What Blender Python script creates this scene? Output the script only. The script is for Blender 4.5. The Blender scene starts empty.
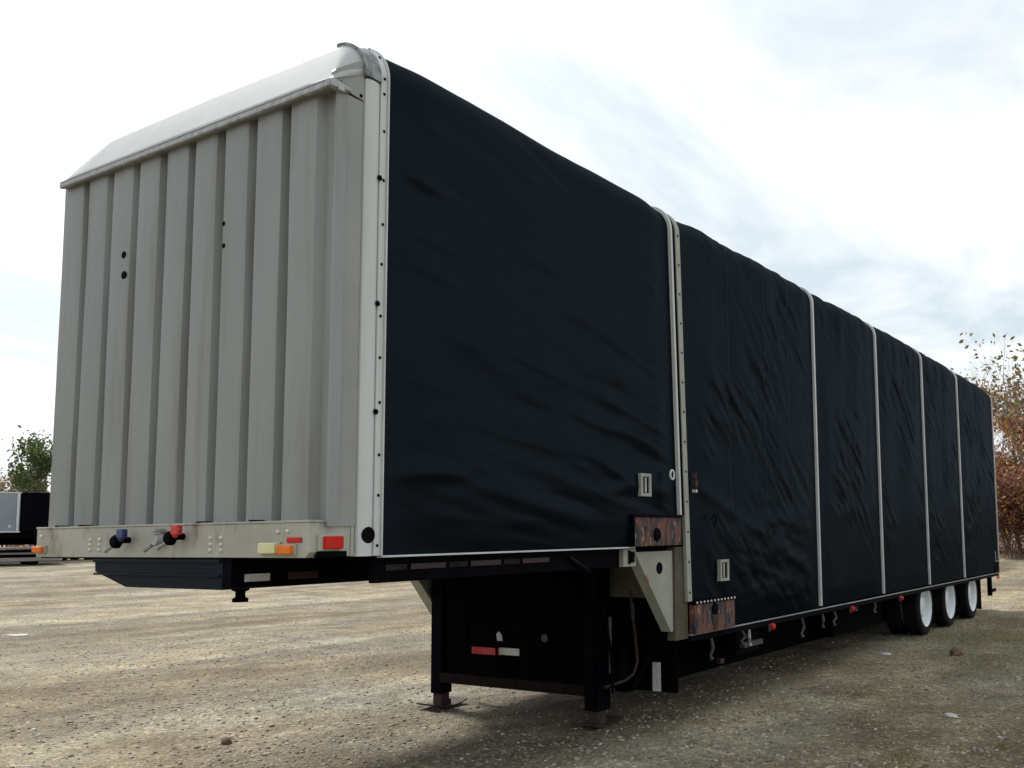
import bpy, math, random
import numpy as np
from mathutils import Vector, Matrix
random.seed(7); RNG = np.random.default_rng(11)
R = math.radians
sc = bpy.context.scene
COL = sc.collection

# ------------------------------------------------------------------ camera
CAM = np.array([-3.4641, -3.8202, 1.544])
YAW, PITCH, ROLL, FPX, PPX, PPY = 0.54345, 0.0984, -0.0130, 935.02, 659.29, 441.08
fw = np.array([math.cos(YAW)*math.cos(PITCH), math.sin(YAW)*math.cos(PITCH), math.sin(PITCH)])
rr = np.array([math.sin(YAW), -math.cos(YAW), 0.0]); uu = np.cross(rr, fw)
r2 = rr*math.cos(ROLL)+uu*math.sin(ROLL); u2 = -rr*math.sin(ROLL)+uu*math.cos(ROLL)
cd = bpy.data.cameras.new('camera'); cam = bpy.data.objects.new('camera', cd); COL.objects.link(cam)
cam.matrix_world = Matrix(((r2[0], u2[0], -fw[0], CAM[0]), (r2[1], u2[1], -fw[1], CAM[1]), (r2[2], u2[2], -fw[2], CAM[2]), (0, 0, 0, 1)))
cd.sensor_width = 36; cd.lens = FPX/1024*36
cd.shift_x = (512-PPX)/1024; cd.shift_y = (PPY-384)/1024
cd.clip_start = 0.05; cd.clip_end = 3000
sc.camera = cam

# ------------------------------------------------------------------ world
SUN_EL, SUN_AZ = R(46), R(72)          # azimuth measured from +X towards +Y
sdir = Vector((math.cos(SUN_EL)*math.cos(SUN_AZ), math.cos(SUN_EL)*math.sin(SUN_AZ), math.sin(SUN_EL)))
w = bpy.data.worlds.new('World'); sc.world = w; w.use_nodes = True
N, L = w.node_tree.nodes, w.node_tree.links
bg = N['Background']; bg.inputs[1].default_value = 0.092
sky = N.new('ShaderNodeTexSky'); sky.sky_type = 'NISHITA'; sky.sun_disc = False
sky.sun_elevation = SUN_EL; sky.sun_rotation = math.pi/2-SUN_AZ; sky.dust_density = 2.0
tc = N.new('ShaderNodeTexCoord')
def M(op, a, b=None, c=None):
    m = N.new('ShaderNodeMath'); m.operation = op
    for i, v in enumerate((a, b, c)):
        if v is None: continue
        if isinstance(v, (int, float)): m.inputs[i].default_value = v
        else: L.new(v, m.inputs[i])
    return m.outputs[0]
sep = N.new('ShaderNodeSeparateXYZ'); L.new(tc.outputs['Generated'], sep.inputs[0])
zz = M('ADD', M('MAXIMUM', sep.outputs[2], 0.0), 0.10)
cmb = N.new('ShaderNodeCombineXYZ')
L.new(M('DIVIDE', sep.outputs[0], zz), cmb.inputs[0]); L.new(M('DIVIDE', sep.outputs[1], zz), cmb.inputs[1])
mp = N.new('ShaderNodeMapping'); mp.inputs['Rotation'].default_value = (0, 0, R(-25)); mp.inputs['Scale'].default_value = (0.8, 1.7, 1)
L.new(cmb.outputs[0], mp.inputs[0])
nz = N.new('ShaderNodeTexNoise'); nz.inputs['Scale'].default_value = 0.85; nz.inputs['Detail'].default_value = 7
nz.inputs['Roughness'].default_value = 0.58; nz.inputs['Distortion'].default_value = 0.5
L.new(mp.outputs[0], nz.inputs[0])
rp = N.new('ShaderNodeValToRGB'); rp.color_ramp.elements[0].position = 0.40; rp.color_ramp.elements[1].position = 0.57
rp.color_ramp.elements[0].color = (6.3, 7.15, 7.7, 1); rp.color_ramp.elements[1].color = (9.6, 9.9, 10.0, 1)
L.new(nz.outputs[0], rp.inputs[0])
dp = N.new('ShaderNodeVectorMath'); dp.operation = 'DOT_PRODUCT'; L.new(tc.outputs['Generated'], dp.inputs[0]); dp.inputs[1].default_value = sdir
gl = M('POWER', M('MAXIMUM', dp.outputs['Value'], 0.0), 8.0)
gc = N.new('ShaderNodeCombineXYZ')
for i, k in enumerate((6.5, 6.0, 5.5)): L.new(M('MULTIPLY', gl, k), gc.inputs[i])
ad = N.new('ShaderNodeVectorMath'); ad.operation = 'ADD'; L.new(rp.outputs[0], ad.inputs[0]); L.new(gc.outputs[0], ad.inputs[1])
mx = N.new('ShaderNodeMix'); mx.data_type = 'RGBA'; mx.inputs[0].default_value = 0.9
L.new(sky.outputs[0], mx.inputs[6]); L.new(ad.outputs[0], mx.inputs[7]); L.new(mx.outputs[2], bg.inputs[0])

sl = bpy.data.lights.new('sun', 'SUN'); sl.energy = 3.4; sl.angle = R(12); sl.color = (1, 0.98, 0.95)
so = bpy.data.objects.new('sun', sl); COL.objects.link(so)
so.rotation_euler = (-sdir).to_track_quat('-Z', 'Y').to_euler()
sc.view_settings.view_transform = 'Standard'; sc.view_settings.look = 'None'
sc.view_settings.gamma = 1; sc.view_settings.use_curve_mapping = False
sc.view_settings.exposure = 0.36

# ------------------------------------------------------------------ materials
def mat(name, c1, c2=None, rough=0.6, scale=4, metal=0.0, bump=0.0, bscale=30, detail=5, stretch=(1, 1, 1), pos=(0.35, 0.65), c3=None, c3pos=None, spec=0.5, c3scale=None, c3stretch=None, sheen=0, c3soft=.05):
    m = bpy.data.materials.new(name); m.use_nodes = True
    n, l = m.node_tree.nodes, m.node_tree.links; b = n['Principled BSDF']
    b.inputs['Roughness'].default_value = rough; b.inputs['Metallic'].default_value = metal
    b.inputs['Specular IOR Level'].default_value = spec
    b.inputs['Base Color'].default_value = (*c1, 1)
    if sheen: b.inputs['Sheen Weight'].default_value = sheen
    t = n.new('ShaderNodeTexCoord')
    def noise(s, d, st):
        mpn = n.new('ShaderNodeMapping'); mpn.inputs['Scale'].default_value = st; l.new(t.outputs['Object'], mpn.inputs[0])
        z = n.new('ShaderNodeTexNoise'); z.inputs['Scale'].default_value = s; z.inputs['Detail'].default_value = d; z.inputs['Roughness'].default_value = .6
        l.new(mpn.outputs[0], z.inputs[0]); return z
    if c2:
        z = noise(scale, detail, stretch)
        r = n.new('ShaderNodeValToRGB'); r.color_ramp.elements[0].position, r.color_ramp.elements[1].position = pos
        r.color_ramp.elements[0].color = (*c1, 1); r.color_ramp.elements[1].color = (*c2, 1)
        l.new(z.outputs[0], r.inputs[0]); out = r.outputs[0]
        if c3:
            z3 = noise(c3scale or scale*2.3, 6, c3stretch or stretch)
            r3 = n.new('ShaderNodeValToRGB'); r3.color_ramp.elements[0].position = c3pos; r3.color_ramp.elements[1].position = c3pos+c3soft
            l.new(z3.outputs[0], r3.inputs[0])
            mm = n.new('ShaderNodeMix'); mm.data_type = 'RGBA'; l.new(r3.outputs[0], mm.inputs[0]); l.new(out, mm.inputs[6]); mm.inputs[7].default_value = (*c3, 1)
            out = mm.outputs[2]
        l.new(out, b.inputs['Base Color'])
        mr = n.new('ShaderNodeMapRange'); mr.inputs[3].default_value = max(.03, rough-.1); mr.inputs[4].default_value = min(1, rough+.12)
        l.new(z.outputs[0], mr.inputs[0]); l.new(mr.outputs[0], b.inputs['Roughness'])
    if bump:
        zb = noise(bscale, 4, (1, 1, 1)); bp = n.new('ShaderNodeBump'); bp.inputs['Strength'].default_value = bump; bp.inputs['Distance'].default_value = .01
        l.new(zb.outputs[0], bp.inputs['Height']); l.new(bp.outputs[0], b.inputs['Normal'])
    return m
MT = {}
MT['alu'] = mat('weathered_aluminium', (.222, .232, .226), (.282, .292, .286), .5, 1.6, .15, .06, 12, stretch=(1, 1, .25), c3=(.19, .18, .155), c3pos=.52, c3scale=3.0, c3stretch=(3, 3, .22), c3soft=.28)
MT['sill'] = mat('stained_sill_metal', (.33, .325, .27), (.43, .425, .37), .55, 3, .1, .08, 20, c3=(.19, .135, .08), c3pos=.56, c3scale=5, c3stretch=(1.5, 1.5, .6), c3soft=.16)
MT['cap'] = mat('chalky_white_panel', (.40, .41, .41), (.48, .49, .49), .75, 2, 0, .04, 15, spec=.08, c3=(.45, .46, .45), c3pos=.70, c3scale=6, c3soft=.1)
MT['sidecap'] = mat('grey_side_panel', (.25, .25, .24), (.30, .30, .29), .5, 2, .1, .04, 15)
MT['white'] = mat('white_painted_post', (.50, .52, .51), (.58, .60, .59), .45, 3, 0, .03, 18, stretch=(1, 1, .3), c3=(.42, .36, .26), c3pos=.70, c3scale=7, c3stretch=(1, 1, .4), c3soft=.1)
MT['cream'] = mat('rust_streaked_cream_paint', (.27, .275, .225), (.34, .345, .29), .55, 5, 0, .1, 25, c3=(.22, .11, .05), c3pos=.62, c3scale=8, c3stretch=(1, 1, .25), c3soft=.12)
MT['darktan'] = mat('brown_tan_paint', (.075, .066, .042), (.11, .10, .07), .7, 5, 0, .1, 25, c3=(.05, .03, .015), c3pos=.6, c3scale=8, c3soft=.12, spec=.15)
MT['tan'] = mat('dirty_tan_paint', (.10, .09, .062), (.15, .135, .10), .6, 5, 0, .1, 25, c3=(.09, .05, .025), c3pos=.62, c3scale=8, c3soft=.12)
MT['galv'] = mat('galvanised_metal', (.25, .26, .26), (.42, .43, .43), .5, 22, .4, .1, 40)
MT['oldgalv'] = mat('dull_galvanised', (.10, .11, .11), (.26, .27, .27), .5, 26, .3, .1, 40, pos=(.4, .6))
MT['strip'] = mat('pale_strip', (.50, .52, .52), (.62, .63, .62), .45, 6, .1, .03, 20, stretch=(1, 1, .3))
MT['tarp'] = mat('black_vinyl_tarp', (.0016, .0038, .0066), (.0028, .0052, .0084), .43, 1.1, 0, .10, 260, stretch=(1, 1, 1), spec=.065)
MT['frame'] = mat('black_steel', (.002, .002, .004), (.004, .004, .006), .6, 6, 0, .1, 25, spec=.02)
MT['navy'] = mat('dark_navy_steel', (.003, .007, .014), (.006, .012, .020), .45, 5, 0, .08, 20, spec=.08)
MT['dull'] = mat('dull_underside', (.0015, .0015, .002), (.003, .003, .003), .9, 6, spec=.03)
MT['oldrust'] = mat('black_rust', (.006, .004, .004), (.016, .010, .008), .85, 14, 0, .3, 40, spec=.1)
MT['rust'] = mat('rusty_steel', (.022, .012, .009), (.05, .026, .018), .8, 14, 0, .3, 40)
MT['patch'] = mat('rust_and_blue_flaked_steel', (.13, .045, .025), (.012, .016, .028), .7, 6, 0, .4, 30, stretch=(2.6, 1, 1.0), pos=(.46, .54), c3=(.24, .19, .14), c3pos=.60, c3scale=16, c3stretch=(1.6, 1, .8))
_n, _l = MT['tarp'].node_tree.nodes, MT['tarp'].node_tree.links; _b = _n['Principled BSDF']; _b.inputs['Specular IOR Level'].default_value = 0
_d = _n.new('ShaderNodeBsdfDiffuse'); _g = _n.new('ShaderNodeBsdfGlossy'); _x = _n.new('ShaderNodeMixShader'); _w = _n.new('ShaderNodeLayerWeight'); _p = _n.new('ShaderNodeMath'); _p.operation = 'POWER'; _p.inputs[1].default_value = 4; _a = _n.new('ShaderNodeMath'); _a.operation = 'MULTIPLY_ADD'; _a.inputs[1].default_value = .045; _a.inputs[2].default_value = .0085
_w.inputs[0].default_value = .5; _l.new(_w.outputs['Facing'], _p.inputs[0]); _l.new(_p.outputs[0], _a.inputs[0]); _l.new(_a.outputs[0], _x.inputs[0])
_g.inputs['Roughness'].default_value = .24; _g.inputs['Color'].default_value = (.75, .88, 1, 1)
_l.new(_b.inputs['Base Color'].links[0].from_socket, _d.inputs[0]); _l.new(_b.inputs['Normal'].links[0].from_socket, _d.inputs['Normal']); _l.new(_b.inputs['Normal'].links[0].from_socket, _g.inputs['Normal'])
_l.new(_d.outputs[0], _x.inputs[1]); _l.new(_g.outputs[0], _x.inputs[2]); _l.new(_x.outputs[0], _n['Material Output'].inputs[0])
MT['rubber'] = mat('tyre_rubber', (.005, .005, .005), (.011, .010, .010), .8, 12, 0, .2, 60, spec=.12)
MT['rim'] = mat('white_rim', (.66, .68, .70), (.76, .78, .80), .35, 3, c3=(.30, .27, .22), c3pos=.60, c3scale=7, c3soft=.2)
MT['red'] = mat('red_lens', (.50, .010, .006), (.58, .02, .01), .4, 8, spec=.2)
MT['amber'] = mat('amber_lens', (.72, .14, .012), (.78, .20, .02), .4, 8, spec=.2)
MT['pale'] = mat('faded_yellow_lens', (.62, .62, .34), (.70, .68, .42), .35, 8)
MT['tapered'] = mat('red_reflective_tape', (.42, .015, .02), (.5, .03, .03), .35, 30)
MT['taped'] = mat('dark_red_tape', (.014, .002, .003), (.03, .003, .006), .5, 12)  # red tape with a much darker base colour
MT['tapew'] = mat('silver_reflective_tape', (.45, .45, .42), (.6, .6, .58), .35, 25)
MT['tapewd'] = mat('dark_silver_tape', (.022, .022, .02), (.07, .07, .065), .5, 12)  # silver tape toned down to dark grey, also on straps and rods
MT['tapedim'] = mat('near_black_tape', (.010, .010, .010), (.03, .03, .028), .7, 12, spec=.1)  # side rail tape toned down to near black
MT['blue'] = mat('blue_paint', (.01, .02, .10), (.02, .04, .16), .4, 20)
MT['redp'] = mat('red_paint', (.45, .02, .02), (.55, .04, .03), .4, 20)
MT['bolt'] = mat('bolt_steel', (.55, .53, .45), (.65, .63, .55), .4, 20, .3)
MT['hole'] = mat('dark_hole', (.004, .004, .004), None, .9, spec=.05)
MT['bark'] = mat('bark', (.12, .10, .085), (.20, .17, .15), .9, 5)
MT['palebark'] = mat('pale_bark', (.26, .24, .23), (.36, .34, .33), .9, 5)
MT['silverside'] = mat('silver_panel', (.20, .235, .26), (.26, .29, .31), .4, .8, .2)
MT['wood'] = mat('grey_timber', (.20, .17, .16), (.30, .26, .24), .8, 3, stretch=(.3, .3, 8))
MT['rock'] = mat('pale_rock', (.42, .40, .37), (.58, .56, .52), .85, 12, 0, .4, 40)
MT['rockb'] = mat('brown_rock', (.13, .085, .06), (.22, .16, .12), .9, 12, 0, .4, 40)
def leafmat(name, stops, tr=.25):
    m = bpy.data.materials.new(name); m.use_nodes = True; n, l = m.node_tree.nodes, m.node_tree.links; b = n['Principled BSDF']
    g = n.new('ShaderNodeNewGeometry'); r = n.new('ShaderNodeValToRGB'); e = r.color_ramp.elements
    while len(e) < len(stops): e.new(.5)
    for i, (p, c) in enumerate(stops): e[i].position = p; e[i].color = (*c, 1)
    l.new(g.outputs['Random Per Island'], r.inputs[0]); l.new(r.outputs[0], b.inputs['Base Color']); b.inputs['Roughness'].default_value = .7
    t = n.new('ShaderNodeBsdfTranslucent'); l.new(r.outputs[0], t.inputs[0]); mxs = n.new('ShaderNodeMixShader'); mxs.inputs[0].default_value = tr
    l.new(b.outputs[0], mxs.inputs[1]); l.new(t.outputs[0], mxs.inputs[2]); l.new(mxs.outputs[0], n['Material Output'].inputs[0]); return m
MT['leafgreen'] = leafmat('green_leaves', [(0, (.03, .06, .012)), (.5, (.06, .10, .02)), (1, (.11, .14, .03))])
MT['leafbrown'] = leafmat('brown_autumn_leaves', [(0, (.12, .05, .025)), (.4, (.29, .125, .05)), (.8, (.42, .21, .08)), (1, (.50, .32, .12))])
MT['leafmaroon'] = leafmat('maroon_autumn_leaves', [(0, (.07, .022, .02)), (.5, (.17, .06, .04)), (.9, (.26, .11, .06)), (1, (.5, .30, .03))])
MT['leafolive'] = leafmat('olive_leaves', [(0, (.07, .08, .02)), (.55, (.14, .15, .04)), (.85, (.22, .20, .06)), (1, (.35, .14, .04))])
MT['leafyellow'] = leafmat('yellow_leaves', [(0, (.35, .18, .02)), (1, (.6, .42, .05))])
MT['grass'] = leafmat('grass_blades', [(0, (.18, .17, .07)), (.6, (.28, .25, .12)), (1, (.42, .36, .22))])

# ------------------------------------------------------------------ mesh helpers
class MB:
    def __init__(s): s.v = []; s.f = []
    def add(s, vs, fs):
        o = len(s.v); s.v += [tuple(map(float, p)) for p in vs]; s.f += [tuple(i+o for i in q) for q in fs]; return s
    def box(s, x0, x1, y0, y1, z0, z1):
        vs = [(x, y, z) for x in (x0, x1) for y in (y0, y1) for z in (z0, z1)]
        return s.add(vs, [(0, 1, 3, 2), (4, 6, 7, 5), (0, 4, 5, 1), (2, 3, 7, 6), (0, 2, 6, 4), (1, 5, 7, 3)])
    def prism(s, poly, ax, a, b):      # poly in the two other axes, extruded along ax
        n = len(poly); vs = []
        for t in (a, b):
            for p in poly:
                q = list(p); q.insert(ax, t); vs.append(q)
        return s.add(vs, [tuple(range(n)), tuple(range(2*n-1, n-1, -1))]+[(i, i+n, (i+1) % n+n, (i+1) % n) for i in range(n)])
    def tube(s, pts, r, n=8, cap=True):
        pts = [Vector(p) for p in pts]; k = len(pts); rs = r if isinstance(r, (list, tuple)) else [r]*k
        vs = []; prev = None
        for i, p in enumerate(pts):
            d = (pts[min(i+1, k-1)]-pts[max(i-1, 0)]).normalized()
            if prev is None: a = d.orthogonal().normalized()
            else: a = (prev-d*prev.dot(d)).normalized()
            prev = a; b = d.cross(a)
            for j in range(n):
                t = 2*math.pi*j/n; vs.append(p+(a*math.cos(t)+b*math.sin(t))*rs[i])
        fs = [(i*n+j, i*n+(j+1) % n, (i+1)*n+(j+1) % n, (i+1)*n+j) for i in range(k-1) for j in range(n)]
        if cap: fs += [tuple(range(n-1, -1, -1)), tuple(range((k-1)*n, k*n))]
        return s.add(vs, fs)
    def lathe(s, prof, c, axis='y', n=32):     # prof: (radius, offset along axis)
        vs = []
        for r, h in prof:
            for j in range(n):
                t = 2*math.pi*j/n; a, b = r*math.cos(t), r*math.sin(t)
                vs.append({'y': (c[0]+a, c[1]+h, c[2]+b), 'x': (c[0]+h, c[1]+a, c[2]+b), 'z': (c[0]+a, c[1]+b, c[2]+h)}[axis])
        return s.add(vs, [(i*n+j, i*n+(j+1) % n, (i+1)*n+(j+1) % n, (i+1)*n+j) for i in range(len(prof)-1) for j in range(n)])
    def build(s, name, m, parent=None, origin=(0, 0, 0), smooth=False, bevel=0, auto=None):
        me = bpy.data.meshes.new(name); ox, oy, oz = origin
        me.from_pydata([(x-ox, y-oy, z-oz) for x, y, z in s.v], [], s.f); me.materials.append(MT[m] if isinstance(m, str) else m)
        import bmesh
        bm = bmesh.new(); bm.from_mesh(me); bmesh.ops.recalc_face_normals(bm, faces=bm.faces); bm.to_mesh(me); bm.free()
        o = bpy.data.objects.new(name, me); COL.objects.link(o)
        if parent: o.parent = parent
        if smooth: me.shade_smooth()
        if auto:
            me.shade_smooth(); me.set_sharp_from_angle(angle=R(auto))
        if bevel:
            b = o.modifiers.new('bevel', 'BEVEL'); b.width = bevel; b.segments = 2; b.limit_method = 'ANGLE'; b.angle_limit = R(40)
        return o
def tag(o, label=None, cat=None, group=None, kind=None):
    for k, v in (('label', label), ('category', cat), ('group', group), ('kind', kind)):
        if v: o[k] = v
    return o
def empty(name, loc):
    o = bpy.data.objects.new(name, None); COL.objects.link(o); o.location = loc; o.empty_display_size = .3; return o
def vnoise(x, y, seed=0):
    """smooth value noise in [-1,1]"""
    xi = np.floor(x).astype(np.int64); yi = np.floor(y).astype(np.int64); fx = x-xi; fy = y-yi
    def h(a, b):
        n = (a*374761393+b*668265263+seed*1274126177) & 0x7fffffff
        n = ((n ^ (n >> 13))*1274126177) & 0x7fffffff
        return ((n ^ (n >> 16)) & 0xffff)/32767.5-1
    sx = fx*fx*fx*(fx*(fx*6-15)+10); sy = fy*fy*fy*(fy*(fy*6-15)+10)
    return (h(xi, yi)*(1-sx)+h(xi+1, yi)*sx)*(1-sy)+(h(xi, yi+1)*(1-sx)+h(xi+1, yi+1)*sx)*sy
def fbm(x, y, o=4, seed=0):
    t = 0; a = 1; n = 0
    for i in range(o): t = t+a*vnoise(x*2**i, y*2**i, seed+i); n += a; a *= .5
    return t/n
def grid(name, P, m, parent=None, origin=(0, 0, 0)):
    """P: array (a,b,3) -> smooth grid mesh"""
    a, b = P.shape[:2]; P = P-np.array(origin)
    me = bpy.data.meshes.new(name); me.vertices.add(a*b); me.vertices.foreach_set('co', P.reshape(-1).astype(np.float32))
    i = np.arange(a-1)[:, None]*b+np.arange(b-1)[None]; q = np.stack([i, i+b, i+b+1, i+1], -1).reshape(-1)
    nf = len(q)//4; me.loops.add(nf*4); me.loops.foreach_set('vertex_index', q.astype(np.int32)); me.polygons.add(nf)
    me.polygons.foreach_set('loop_start', np.arange(0, nf*4, 4, dtype=np.int32))
    me.update(calc_edges=True); me.validate(); me.shade_smooth(); me.materials.append(MT[m] if isinstance(m, str) else m)
    o = bpy.data.objects.new(name, me); COL.objects.link(o)
    if parent: o.parent = parent
    return o
def soup(name, V, F, m, parent=None):
    me = bpy.data.meshes.new(name); me.vertices.add(len(V)); me.vertices.foreach_set('co', V.reshape(-1).astype(np.float32))
    k = F.shape[1]; nf = len(F); me.loops.add(nf*k); me.loops.foreach_set('vertex_index', F.reshape(-1).astype(np.int32)); me.polygons.add(nf)
    me.polygons.foreach_set('loop_start', np.arange(0, nf*k, k, dtype=np.int32)); me.update(calc_edges=True)
    me.materials.append(MT[m] if isinstance(m, str) else m)
    o = bpy.data.objects.new(name, me); COL.objects.link(o)
    if parent: o.parent = parent
    return o

# ------------------------------------------------------------------ ground
def terr(x, y, fine=True):
    d = np.hypot(x-6, y-1.3); t = np.clip((d-16)/24, 0, 1); z = .75*t*t*(3-2*t)
    z = z+(.05*fbm(x/14+3, y/14, 3, 5))*np.clip((d-11)/10, 0, 1)
    if fine:
        k = np.exp(-(d/26)**2)
        # wheel ruts running past the nose of the trailer
        s = -(x*.545)-(y*-.839); s = x*.42+y*.908
        z = z+k*(.012*fbm(x/1.3, y/1.3, 4, 9)+.006*fbm(x/.22, y/.22, 3, 21)+.010*fbm(s/.35, (x*.908-y*.42)/5, 3, 33))
    return z
ug = np.linspace(-1, 1, 760); sp = np.sinh(ug*6.6)/np.sinh(6.6)
gx, gy = np.meshgrid(2.2+sp*900, .3+sp*900, indexing='ij')
gz = terr(gx, gy)
def ground_mat():
    m = bpy.data.materials.new('dirt_and_gravel'); m.use_nodes = True; n, l = m.node_tree.nodes, m.node_tree.links; b = n['Principled BSDF']
    b.inputs['Roughness'].default_value = .9; b.inputs['Specular IOR Level'].default_value = .25
    g = n.new('ShaderNodeNewGeometry')
    def nz(s, d, st=(1, 1, 1), rot=0, ro=.6):
        mpn = n.new('ShaderNodeMapping'); mpn.inputs['Scale'].default_value = st; mpn.inputs['Rotation'].default_value = (0, 0, rot); l.new(g.outputs['Position'], mpn.inputs[0])
        z = n.new('ShaderNodeTexNoise'); z.inputs['Scale'].default_value = s; z.inputs['Detail'].default_value = d; z.inputs['Roughness'].default_value = ro
        l.new(mpn.outputs[0], z.inputs[0]); return z.outputs[0]
    def ramp(x, st):
        r = n.new('ShaderNodeValToRGB'); e = r.color_ramp.elements
        while len(e) < len(st): e.new(.5)
        for i, (p, c) in enumerate(st): e[i].position = p; e[i].color = (*c, 1) if len(c) == 3 else c
        l.new(x, r.inputs[0]); return r.outputs[0]
    def mix(f, a, c, bt='MIX'):
        k = n.new('ShaderNodeMix'); k.data_type = 'RGBA'; k.blend_type = bt
        if isinstance(f, float): k.inputs[0].default_value = f
        else: l.new(f, k.inputs[0])
        for i, v in ((6, a), (7, c)):
            if isinstance(v, tuple): k.inputs[i].default_value = (*v, 1)
            else: l.new(v, k.inputs[i])
        return k.outputs[2]
    dirt = ramp(nz(.9, 9), [(.34, (.135, .105, .066)), (.52, (.232, .190, .125)), (.68, (.345, .298, .215))])
    grav = ramp(nz(2.2, 6), [(.36, (.130, .122, .098)), (.64, (.275, .264, .222))])
    mask = ramp(nz(.28, 6, (1, 1.25, 1), R(-65)), [(.42, (0, 0, 0)), (.64, (.8, .8, .8))])
    col = mix(mask, dirt, grav)
    # individual stones: voronoi cells of random brightness
    def vor(s):
        v = n.new('ShaderNodeTexVoronoi'); v.inputs['Scale'].default_value = s; l.new(g.outputs['Position'], v.inputs['Vector']); return v
    v1 = vor(48); v2 = vor(24)
    sx = n.new('ShaderNodeSeparateColor'); l.new(v1.outputs['Color'], sx.inputs[0])
    st1 = ramp(sx.outputs[0], [(0, (.45, .42, .40)), (.5, (.95, .95, .95)), (.86, (1.25, 1.25, 1.22)), (1, (2.3, 2.3, 2.3))])
    col = mix(.6, col, mix(1.0, col, st1, 'MULTIPLY'))
    sx2 = n.new('ShaderNodeSeparateColor'); l.new(v2.outputs['Color'], sx2.inputs[0])
    big = ramp(sx2.outputs[0], [(0, (.5, .48, .46)), (.12, (1, 1, 1)), (.9, (1, 1, 1)), (1, (1.7, 1.68, 1.62))])
    col = mix(1.0, col, big, 'MULTIPLY')
    tr = ramp(nz(.9, 4, (.10, 1, 1), R(-24)), [(.36, (.74, .72, .68)), (.62, (1.14, 1.14, 1.10))])
    col = mix(1.0, col, tr, 'MULTIPLY')
    wr = ramp(nz(.33, 5, (.22, 1, 1), R(-30)), [(.40, (.70, .66, .60)), (.56, (1.12, 1.11, 1.08))])
    col = mix(1.0, col, wr, 'MULTIPLY')
    l.new(col, b.inputs['Base Color'])
    bp = n.new('ShaderNodeBump'); bp.inputs['Strength'].default_value = .7; bp.inputs['Distance'].default_value = .012; bp.invert = True
    l.new(v1.outputs['Distance'], bp.inputs['Height'])
    bp2 = n.new('ShaderNodeBump'); bp2.inputs['Strength'].default_value = .6; bp2.inputs['Distance'].default_value = .03
    l.new(nz(9, 8), bp2.inputs['Height']); l.new(bp.outputs[0], bp2.inputs['Normal']); l.new(bp2.outputs[0], b.inputs['Normal'])
    return m
gm = ground_mat()
tag(grid('ground', np.stack([gx, gy, gz], -1), gm), kind='structure')

# loose stones lying all over the yard
def stones(name, n, rng, smin, smax, seed, m, label):
    r = np.random.default_rng(seed)
    th = YAW+r.uniform(-.62, .78, n); d = rng[0]*(rng[1]/rng[0])**(r.uniform(0, 1, n)**.9)
    x = CAM[0]+d*np.cos(th); y = CAM[1]+d*np.sin(th)
    keep = r.uniform(0, 1, n) < .35+.65*np.clip(.5+1.6*fbm(x/1.7, y/1.7, 3, 77), 0, 1); x, y, d = x[keep], y[keep], d[keep]; n = len(x)
    ph = (1+5**.5)/2
    ico = np.array([(-1, ph, 0), (1, ph, 0), (-1, -ph, 0), (1, -ph, 0), (0, -1, ph), (0, 1, ph), (0, -1, -ph), (0, 1, -ph), (ph, 0, -1), (ph, 0, 1), (-ph, 0, -1), (-ph, 0, 1)])/1.9
    F = np.array([(0, 11, 5), (0, 5, 1), (0, 1, 7), (0, 7, 10), (0, 10, 11), (1, 5, 9), (5, 11, 4), (11, 10, 2), (10, 7, 6), (7, 1, 8), (3, 9, 4), (3, 4, 2), (3, 2, 6), (3, 6, 8), (3, 8, 9), (4, 9, 5), (2, 4, 11), (6, 2, 10), (8, 6, 7), (9, 8, 1)])
    s = smin*(smax/smin)**(r.uniform(0, 1, n)**2.2)
    V = ico[None]*(1+r.uniform(-.28, .28, (n, 12, 1)))*s[:, None, None]*np.stack([r.uniform(.8, 1.5, n), r.uniform(.7, 1.1, n), r.uniform(.45, .8, n)], -1)[:, None]
    a = r.uniform(0, 6.28, n); ca, sa = np.cos(a)[:, None], np.sin(a)[:, None]
    V = np.stack([V[..., 0]*ca-V[..., 1]*sa, V[..., 0]*sa+V[..., 1]*ca, V[..., 2]], -1)
    V += np.stack([x, y, terr(x, y)+s*.12], -1)[:, None]
    o = soup(name, V.reshape(-1, 3), (F[None]+np.arange(n)[:, None, None]*12).reshape(-1, 3), m)
    return tag(o, label, 'gravel', kind='stuff')
MT['gravel'] = leafmat('loose_gravel', [(0, (.12, .10, .08)), (.25, (.19, .165, .125)), (.75, (.28, .255, .205)), (1, (.48, .46, .41))], 0.0)
stones('gravel', 75000, (3.0, 30), .004, .019, 3, 'gravel', 'loose pale grey gravel scattered over the brown dirt yard')

def rock(loc, s, m, label, sx=1.3, sz=.6, seed=0):
    r = np.random.default_rng(seed); import bmesh
    bm = bmesh.new(); bmesh.ops.create_icosphere(bm, subdivisions=3, radius=s)
    for v in bm.verts:
        c = v.co; k = 1+.35*float(fbm(np.array(c.x/s*1.1+seed), np.array(c.y/s*1.1+c.z/s*2), 3, seed))
        v.co = Vector((c.x*k*sx, c.y*k, c.z*k*sz))
    me = bpy.data.meshes.new('rock'); bm.to_mesh(me); bm.free(); me.materials.append(MT[m])
    o = bpy.data.objects.new('rock', me); COL.objects.link(o); o.location = (loc[0], loc[1], float(terr(np.array(loc[0]), np.array(loc[1])))+s*sz*.35)
    o.rotation_euler.z = seed*1.3
    return tag(o, label, 'rock', 'larger rocks lying on the gravel')

# ------------------------------------------------------------------ the trailer
W = 2.59
T = empty('curtain_side_trailer', (8, 1.3, 0))
tag(T, 'long black tarp covered step deck trailer with corrugated silver front wall', 'trailer')
O = (8, 1.3, 0)
def P(mb, name, m, parent=None, **k): return mb.build(name, m, parent or T, origin=O, **k)

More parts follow.
